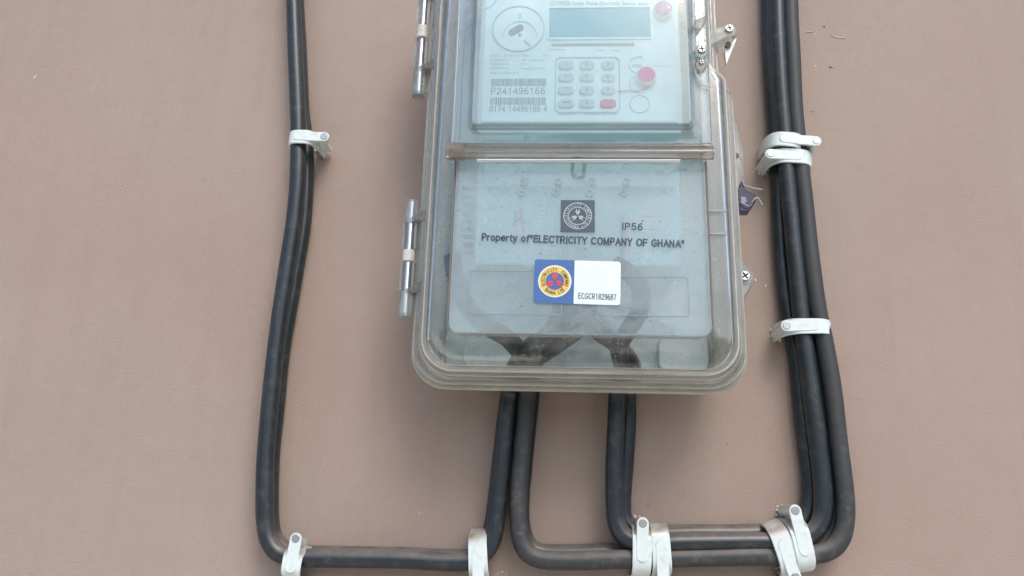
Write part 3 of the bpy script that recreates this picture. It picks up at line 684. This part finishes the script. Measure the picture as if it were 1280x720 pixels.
lug = plate('latch_lug', pts, LD-.012, LD-.001, M['lug'], mb, bev=.0008)
screw(P(911.5, 36, LD), .0026, lug, 20)
for py, rr, mt in ((62, .0040, 'lug'), (78, .0036, 'bar')):
    c = P(877, py, .0950); lug = cyl('screw_post', (c.x, -.0885, c.z), (c.x, -.0935, c.z), rr, M[mt], mb, bev=.0005)
    screw(P(877, py, .0943), .0023 if py == 62 else .0014, lug, 8)
c = P(875, 27, .0940); plate('latch_tab', [(c.x-.0045, c.z-.0035), (c.x, c.z-.0045), (c.x+.0035, c.z+.001), (c.x+.004, c.z+.005), (c.x-.002, c.z+.002)], .0885, .0935, M['bar'], mb, bev=.0006)
# recessed latch pocket walls
pk = [P(*q, .0915) for q in ((867, -20), (867, 60), (868, 88), (875, 102), (888, 110))]
path = [Vector((q.x, q.y, q.z)) for q in pk]; tube('pocket_edge', catmull(path, 5), .0013, M['lug'], mb, n=8)
pk = [P(*q, .0700) for q in ((883, -20), (885, 55), (886, 90), (893, 104), (910, 114))]
tube('pocket_edge', catmull(pk, 5), .0012, M['lug'], mb, n=8)
a = [P(*q, .050) for q in ((921, 48), (908, 80), (906, 62), (910, 52))]
plate('latch_wing', [(v.x, v.z) for v in a], .046, .050, M['white'], mb)
c = P(911, 54, .0535); cyl('rust_stain', (c.x, -.049, c.z), (c.x, -.0525, c.z), .0018, M['grime'], mb)
# seal ear and lower screw ear
a = [P(*q, .040) for q in ((914, 138), (922, 160), (929, 190), (929, 222), (921, 240), (912, 236), (908, 140))]
ear = plate('seal_ear', [(v.x, v.z) for v in a], .036, .041, M['lug'], mb, bev=.0006)
c = P(920.5, 194, .0415); cyl('wire_hole', (c.x, -.0408, c.z), (c.x, -.0414, c.z), .0018, M['grime'], ear, n=14)
a = [P(*q, .044) for q in ((924, 322), (936, 334), (943, 343), (942, 354), (932, 372), (929, 392), (918, 395), (916, 322))]
ear = plate('screw_ear', [(v.x, v.z) for v in a], .036, .044, M['lug'], mb, bev=.0012)
c = P(931, 345, .046); cyl('screw_cup', (c.x, -.043, c.z), (c.x, -.0452, c.z), .0046, M['lug'], ear)
screw(P(931, 345, .0462), .0030, ear, 35)
# raised rungs in the right side channel
for y in (262, 291):
    v = P(897, y, .0775); plate('side_rung', [(v.x-.006, v.z-.0007), (v.x+.005, v.z-.0007), (v.x+.005, v.z+.0007), (v.x-.006, v.z+.0007)], .0755, .0775, M['lug'], mb)

# ================================================================== WIRE SEAL (hangs from the ear)
c = P(932, 248, .043)
ws = thing('wire_seal', c, 'blue-violet translucent security seal hanging on twisted wire at the right edge of the box', 'security seal')
a = [P(*q, .043) for q in ((926, 228), (931, 238), (942, 244), (944, 252), (936, 266), (923, 266), (921, 240))]
o = plate('seal_body', [(v.x, v.z) for v in a], .038, .0455, M['seal'], ws, bev=.0006)
a = [P(*q, .0462) for q in ((926, 246), (932, 246), (934, 252), (928, 256))]
plate('seal_core', [(v.x, v.z) for v in a], .0457, .0464, M['lug'], ws)
def twisted(pts, name='twisted_wire', r=.00026, pitch=.0020):
    path = catmull([P(*p) for p in pts], 8); bm = bmesh.new(); L = 0; A = []; B = []
    for i, p in enumerate(path):
        if i: L += (path[i]-path[i-1]).length
        t = (path[min(i+1, len(path)-1)]-path[max(i-1, 0)]).normalized(); s = t.cross(Vector((0, 1, 0))).normalized(); u = s.cross(t)
        ph = L/pitch*math.pi; off = (s*math.cos(ph)+u*math.sin(ph))*r; A.append(p+off); B.append(p-off)
    tube_bm(bm, A, r, 6); tube_bm(bm, B, r, 6); return bm_obj(name, bm, M['nail'], ws, smooth=True)
twisted([(919, 194, .042), (924, 196, .046), (928, 202, .046), (929, 214, .045), (928, 224, .045), (930, 232, .046)])
twisted([(930, 232, .046), (936, 234, .047), (945, 236, .048), (953, 237, .048)])
twisted([(925, 252, .047), (932, 256, .048), (938, 257, .048), (942, 250, .050), (947, 247, .050), (950, 251, .050), (953, 256, .050)])

# ================================================================== ENERGY METER (inside the box)
MX0, MX1 = -.0500, .0730; MD = .0700
me_ = thing('energy_meter', (.0115, -.007, .14), 'white electronic prepayment energy meter with keypad, behind the clear window', 'electricity meter')
bm = bmesh.new(); plate_bm(bm, rrect(MX0, MX1, .2225, .336, .003, 3), .0068, .0670)
smooth_angle(bevel(bm_obj('meter_body', bm, M['meter'], me_), .0015))
o = plate('faceplate', rrect(-.0475, .0705, .2265, .331, .002, 3), .0670, MD, M['meter'], me_, bev=.0008)
plate('bottom_lip', rrect(-.0485, .0715, .2195, .2262, .001, 2), .0560, .0690, M['lip'], me_, bev=.0006)
# terminal cover below the face
bm = bmesh.new(); plate_bm(bm, rrect(-.0495, .0720, .1420, .2190, .003, 3), .0068, .0540)
bevel(bm_obj('terminal_cover', bm, M['meter_blue'], me_), .0015)
plate('cover_step', rrect(-.0450, .0690, .1900, .2050, .001, 2), .0540, .0590, M['lip'], me_, bev=.0006)
plate('cover_step', rrect(-.0450, .0690, .2070, .2185, .001, 2), .0540, .0600, M['meter'], me_, bev=.0006)
for k in range(9):
    v = P(585, 236+k*10, .055); plate('vent_slot', [(v.x-.003, v.z-.0012), (v.x+.003, v.z-.0012), (v.x+.003, v.z+.0012), (v.x-.003, v.z+.0012)], .0538, .0546, M['port'], me_)
bm = bmesh.new(); v = P(808, 270, .055)
plate('rating_tag', [(v.x-.008, v.z-.008), (v.x+.008, v.z-.008), (v.x+.009, v.z+.006), (v.x-.004, v.z+.008)], .0540, .0546, M['white'], me_)
for px, y0, y1 in ((781, 270, 335), (648, 262, 300)):
    a, b = P(px, y0, .056), P(px, y1, .056); tube('red_wire', [a, (a+b)/2+Vector((.001, 0, 0)), b], .0024, M['redwire'], me_, n=10)
v = P(676, 182, .070); 
def face(px, py): v = P(px, py, MD+.0003); return v.x, v.z
fd0, fd1 = MD-.0002, MD+.0004
# display
x0, z1 = face(687, 11); x1, z0 = face(813, 47)
dp = plate('display', [(x0, z0), (x1, z0), (x1, z1), (x0, z1)], fd0, fd1, M['lcd'], me_)
outline_frame('display_frame', x0-.0012, x1+.0012, z0-.0012, z1+.0012, .001, .0011, fd0, MD+.0012, M['meter'], dp)
lettering('CL710K23 Single Phase Electronic Energy Meter', face(687, 6), face(812, 7), .0024, MD+.0004, M['pgrey'], me_, bold=.004)
# slot under display
x0, z = face(689, 56); x1, _ = face(793, 57)
plate('slot', rrect(x0, x1, z-.0009, z+.0009, .0008, 4), fd0, fd1, M['pgrey'], me_)
lettering('SETTLE', face(691, 52), face(702, 52), .0010, MD+.0004, M['pgrey'], me_)
lettering('Bal. Remaining', face(686, 63), face(706, 63), .0011, MD+.0004, M['pgrey'], me_)
lettering('Alarm', face(746, 64), face(755, 64), .0011, MD+.0004, M['pgrey'], me_)
lettering('Credit', face(765, 64), face(775, 64), .0011, MD+.0004, M['pgrey'], me_)
# optical port: rings, dark pill, pin, lever
cx, cz = face(648, 36)
port = plate('optical_port', circ(cx, cz, .0158, 44), MD-.0002, MD+.0003, M['meter'], me_)
ring('port_ring', cx, cz, .0156, .0162, MD+.0002, MD+.0010, M['line'], port, n=48)
ix, iz = face(650, 45)
ring('port_ring', ix, iz, .0100, .0104, MD+.0002, MD+.0008, M['line'], port, n=36, a0=-5, a1=185)
px_, pz_ = face(645, 38); an = math.radians(33)
pp = [(px_+x*math.cos(an)-z*math.sin(an), pz_+x*math.sin(an)+z*math.cos(an)) for x, z in rrect(-.0052, .0052, -.0023, .0023, .0022, 5)]
plate('port_window', pp, MD+.0002, MD+.0007, M['port'], port)
v = face(650, 44); plate('port_pin', circ(v[0], v[1], .0009, 10), MD+.0002, MD+.0009, M['port'], port)
v = face(659, 54); an = math.radians(-45)
plate('port_lever', [(v[0]+x*math.cos(an)-z*math.sin(an), v[1]+x*math.sin(an)+z*math.cos(an)) for x, z in rrect(-.0030, .0030, -.0006, .0006, .0005, 3)], MD+.0002, MD+.0010, M['line'], port)
v = face(650, 20); plate('port_mark', rrect(v[0]-.0011, v[0]+.0011, v[1]-.0017, v[1]+.0017, .0006, 3), MD+.0002, MD+.0006, M['line'], port)
cx, cz = face(602, -6); ring('port_ring', cx, cz, .0098, .0103, MD-.0001, MD+.0005, M['line'], me_, n=30, a0=-85, a1=20)
# small specification lines
rows = [('220V 5(60)A', 613, 649, 70), ('50Hz', 652, 661, 70), ('IP54', 678, 686, 70), ('IEC62053-21', 613, 636, 75.5), ('IMP 1200/kWh', 652, 679, 75.5), ('IEC62055-31', 613, 636, 80.5), ('CLS 1', 652, 659, 80.5), ('IEC62055-41', 613, 636, 85.5), ('Property of ECG', 652, 680, 86), ('Made in China 2015', 613, 649, 91.5)]
for s, a, b, y in rows: lettering(s, face(a, y+1), face(b, y+1), .0013, MD+.0004, M['pgrey'], me_, bold=0)
def barcode(xa, xb, ya, yb):
    a, b = face(xa, ya), face(xb, yb); bm = bmesh.new(); x = a[0]
    while x < b[0]-.0008:
        wv = random.choice((.0003, .0003, .0005, .0008)); box_bm(bm, x, min(x+wv, b[0]), MD, MD+.0004, b[1], a[1]); x += wv+random.choice((.0003, .0003, .0005))
    bm_obj('barcode', bm, M['pgrey'], me_)
barcode(614, 683, 98.5, 107); barcode(613, 684, 122, 130.5)
lettering('P241496166', face(614, 117.5), face(682, 117.5), .0041, MD+.0004, M['pgrey'], me_, bold=.004)
lettering('0174 14496166 4', face(612, 139.5), face(684, 139.5), .0038, MD+.0004, M['pgrey'], me_, bold=.0)
# keypad
x0, z1 = face(694, 71.5); x1, z0 = face(775.5, 141)
kp = outline_frame('keypad_frame', x0, x1, z0, z1, .0035, .0007, MD-.0002, MD+.0006, M['line'], me_)
syms = [['1', '2', '3'], ['4', '5', '6'], ['7', '8', '9'], ['-', '0', '']]
for r_, y in enumerate((82, 97.5, 113.5, 130)):
    for c_, x in enumerate((707.5, 733.5, 760)):
        v = face(x, y); hw_, hh = .0047-(.0003*c_ if r_ < 3 else 0), .0030-(.0002 if r_ else 0)
        red = r_ == 3 and c_ == 2
        k = plate('key', rrect(v[0]-hw_, v[0]+hw_, v[1]-hh, v[1]+hh, hh*.8, 4), MD-.0002, MD+.0016, M['redkey'] if red else M['key'], me_, bev=.0006)
        if red: k['label'] = 'red enter key'
        if syms[r_][c_] == '-':
            plate('key_symbol', [(v[0]-.0024, v[1]+.0002), (v[0]+.0024, v[1]+.0002), (v[0]+.0024, v[1]+.0008), (v[0]-.0024, v[1]+.0008)], MD+.0015, MD+.0018, M['port'], k)
        elif syms[r_][c_]: lettering(syms[r_][c_], (v[0]-.0007, v[1]-.0007), (v[0]+.0007, v[1]-.0007), .0020, MD+.0018, M['port'], k, bold=0, name='key_symbol')
lettering('BACKSPACE', face(699, 143.5), face(721, 143.5), .0012, MD+.0004, M['pgrey'], me_, bold=0)
lettering('INFORMATION ENTER', face(730, 143.5), face(772, 143.5), .0012, MD+.0004, M['pgrey'], me_, bold=0)
# circles moulded on the right of the keypad
for px, py, r, a0, a1 in ((798, 81, .0058, 60, 300), (799.5, 105, .0060, 0, 360), (799.5, 130, .0060, 0, 360)):
    v = face(px, py); ring('moulded_circle', v[0], v[1], r-.0004, r, MD-.0001, MD+.0005, M['line'], me_, a0=a0, a1=a1, n=36)
v = face(826, 81); plate('printed_bar', rrect(v[0]-.0075, v[0]+.0060, v[1]-.0011, v[1]+.0011, .0008, 2), fd0, fd1, M['lip'], me_)
v = face(796, 82); plate('printed_bar', rrect(v[0]-.0030, v[0]+.0030, v[1]-.0009, v[1]+.0009, .0006, 2), fd0, fd1, M['line'], me_)
# window seals: pink buttons with a white rim
M['purple'] = solid('purple_seal', (.42, .17, .38), .4)
def button(px, py, r, mt='pink'):
    v = P(px, py, MD+.004)
    b = cyl('seal_button', (v.x, -MD+.0005, v.z), (v.x, -MD-.0042, v.z), r, M['white'], me_, n=28, bev=.0008)
    plate('button_face', circ(v.x, v.z+.0003, r*.86, 28), MD+.0038, MD+.0047, M[mt], b, bev=.0003)
    bm = bmesh.new(); box_bm(bm, v.x-.0026, v.x+.0026, MD+.0005, MD+.0030, v.z+r*.9, v.z+r*1.15); bm_obj('button_lug', bm, M['white'], b)
button(808, 94, .0060); button(829, 11, .0060, 'purple')
tube('seal_thread', [P(*q, MD+.001) for q in ((772, 114), (785, 113.5), (798, 114), (812, 108))], .0003, M['redkey'], me_, n=6)

# ================================================================== tail-off: clear extras
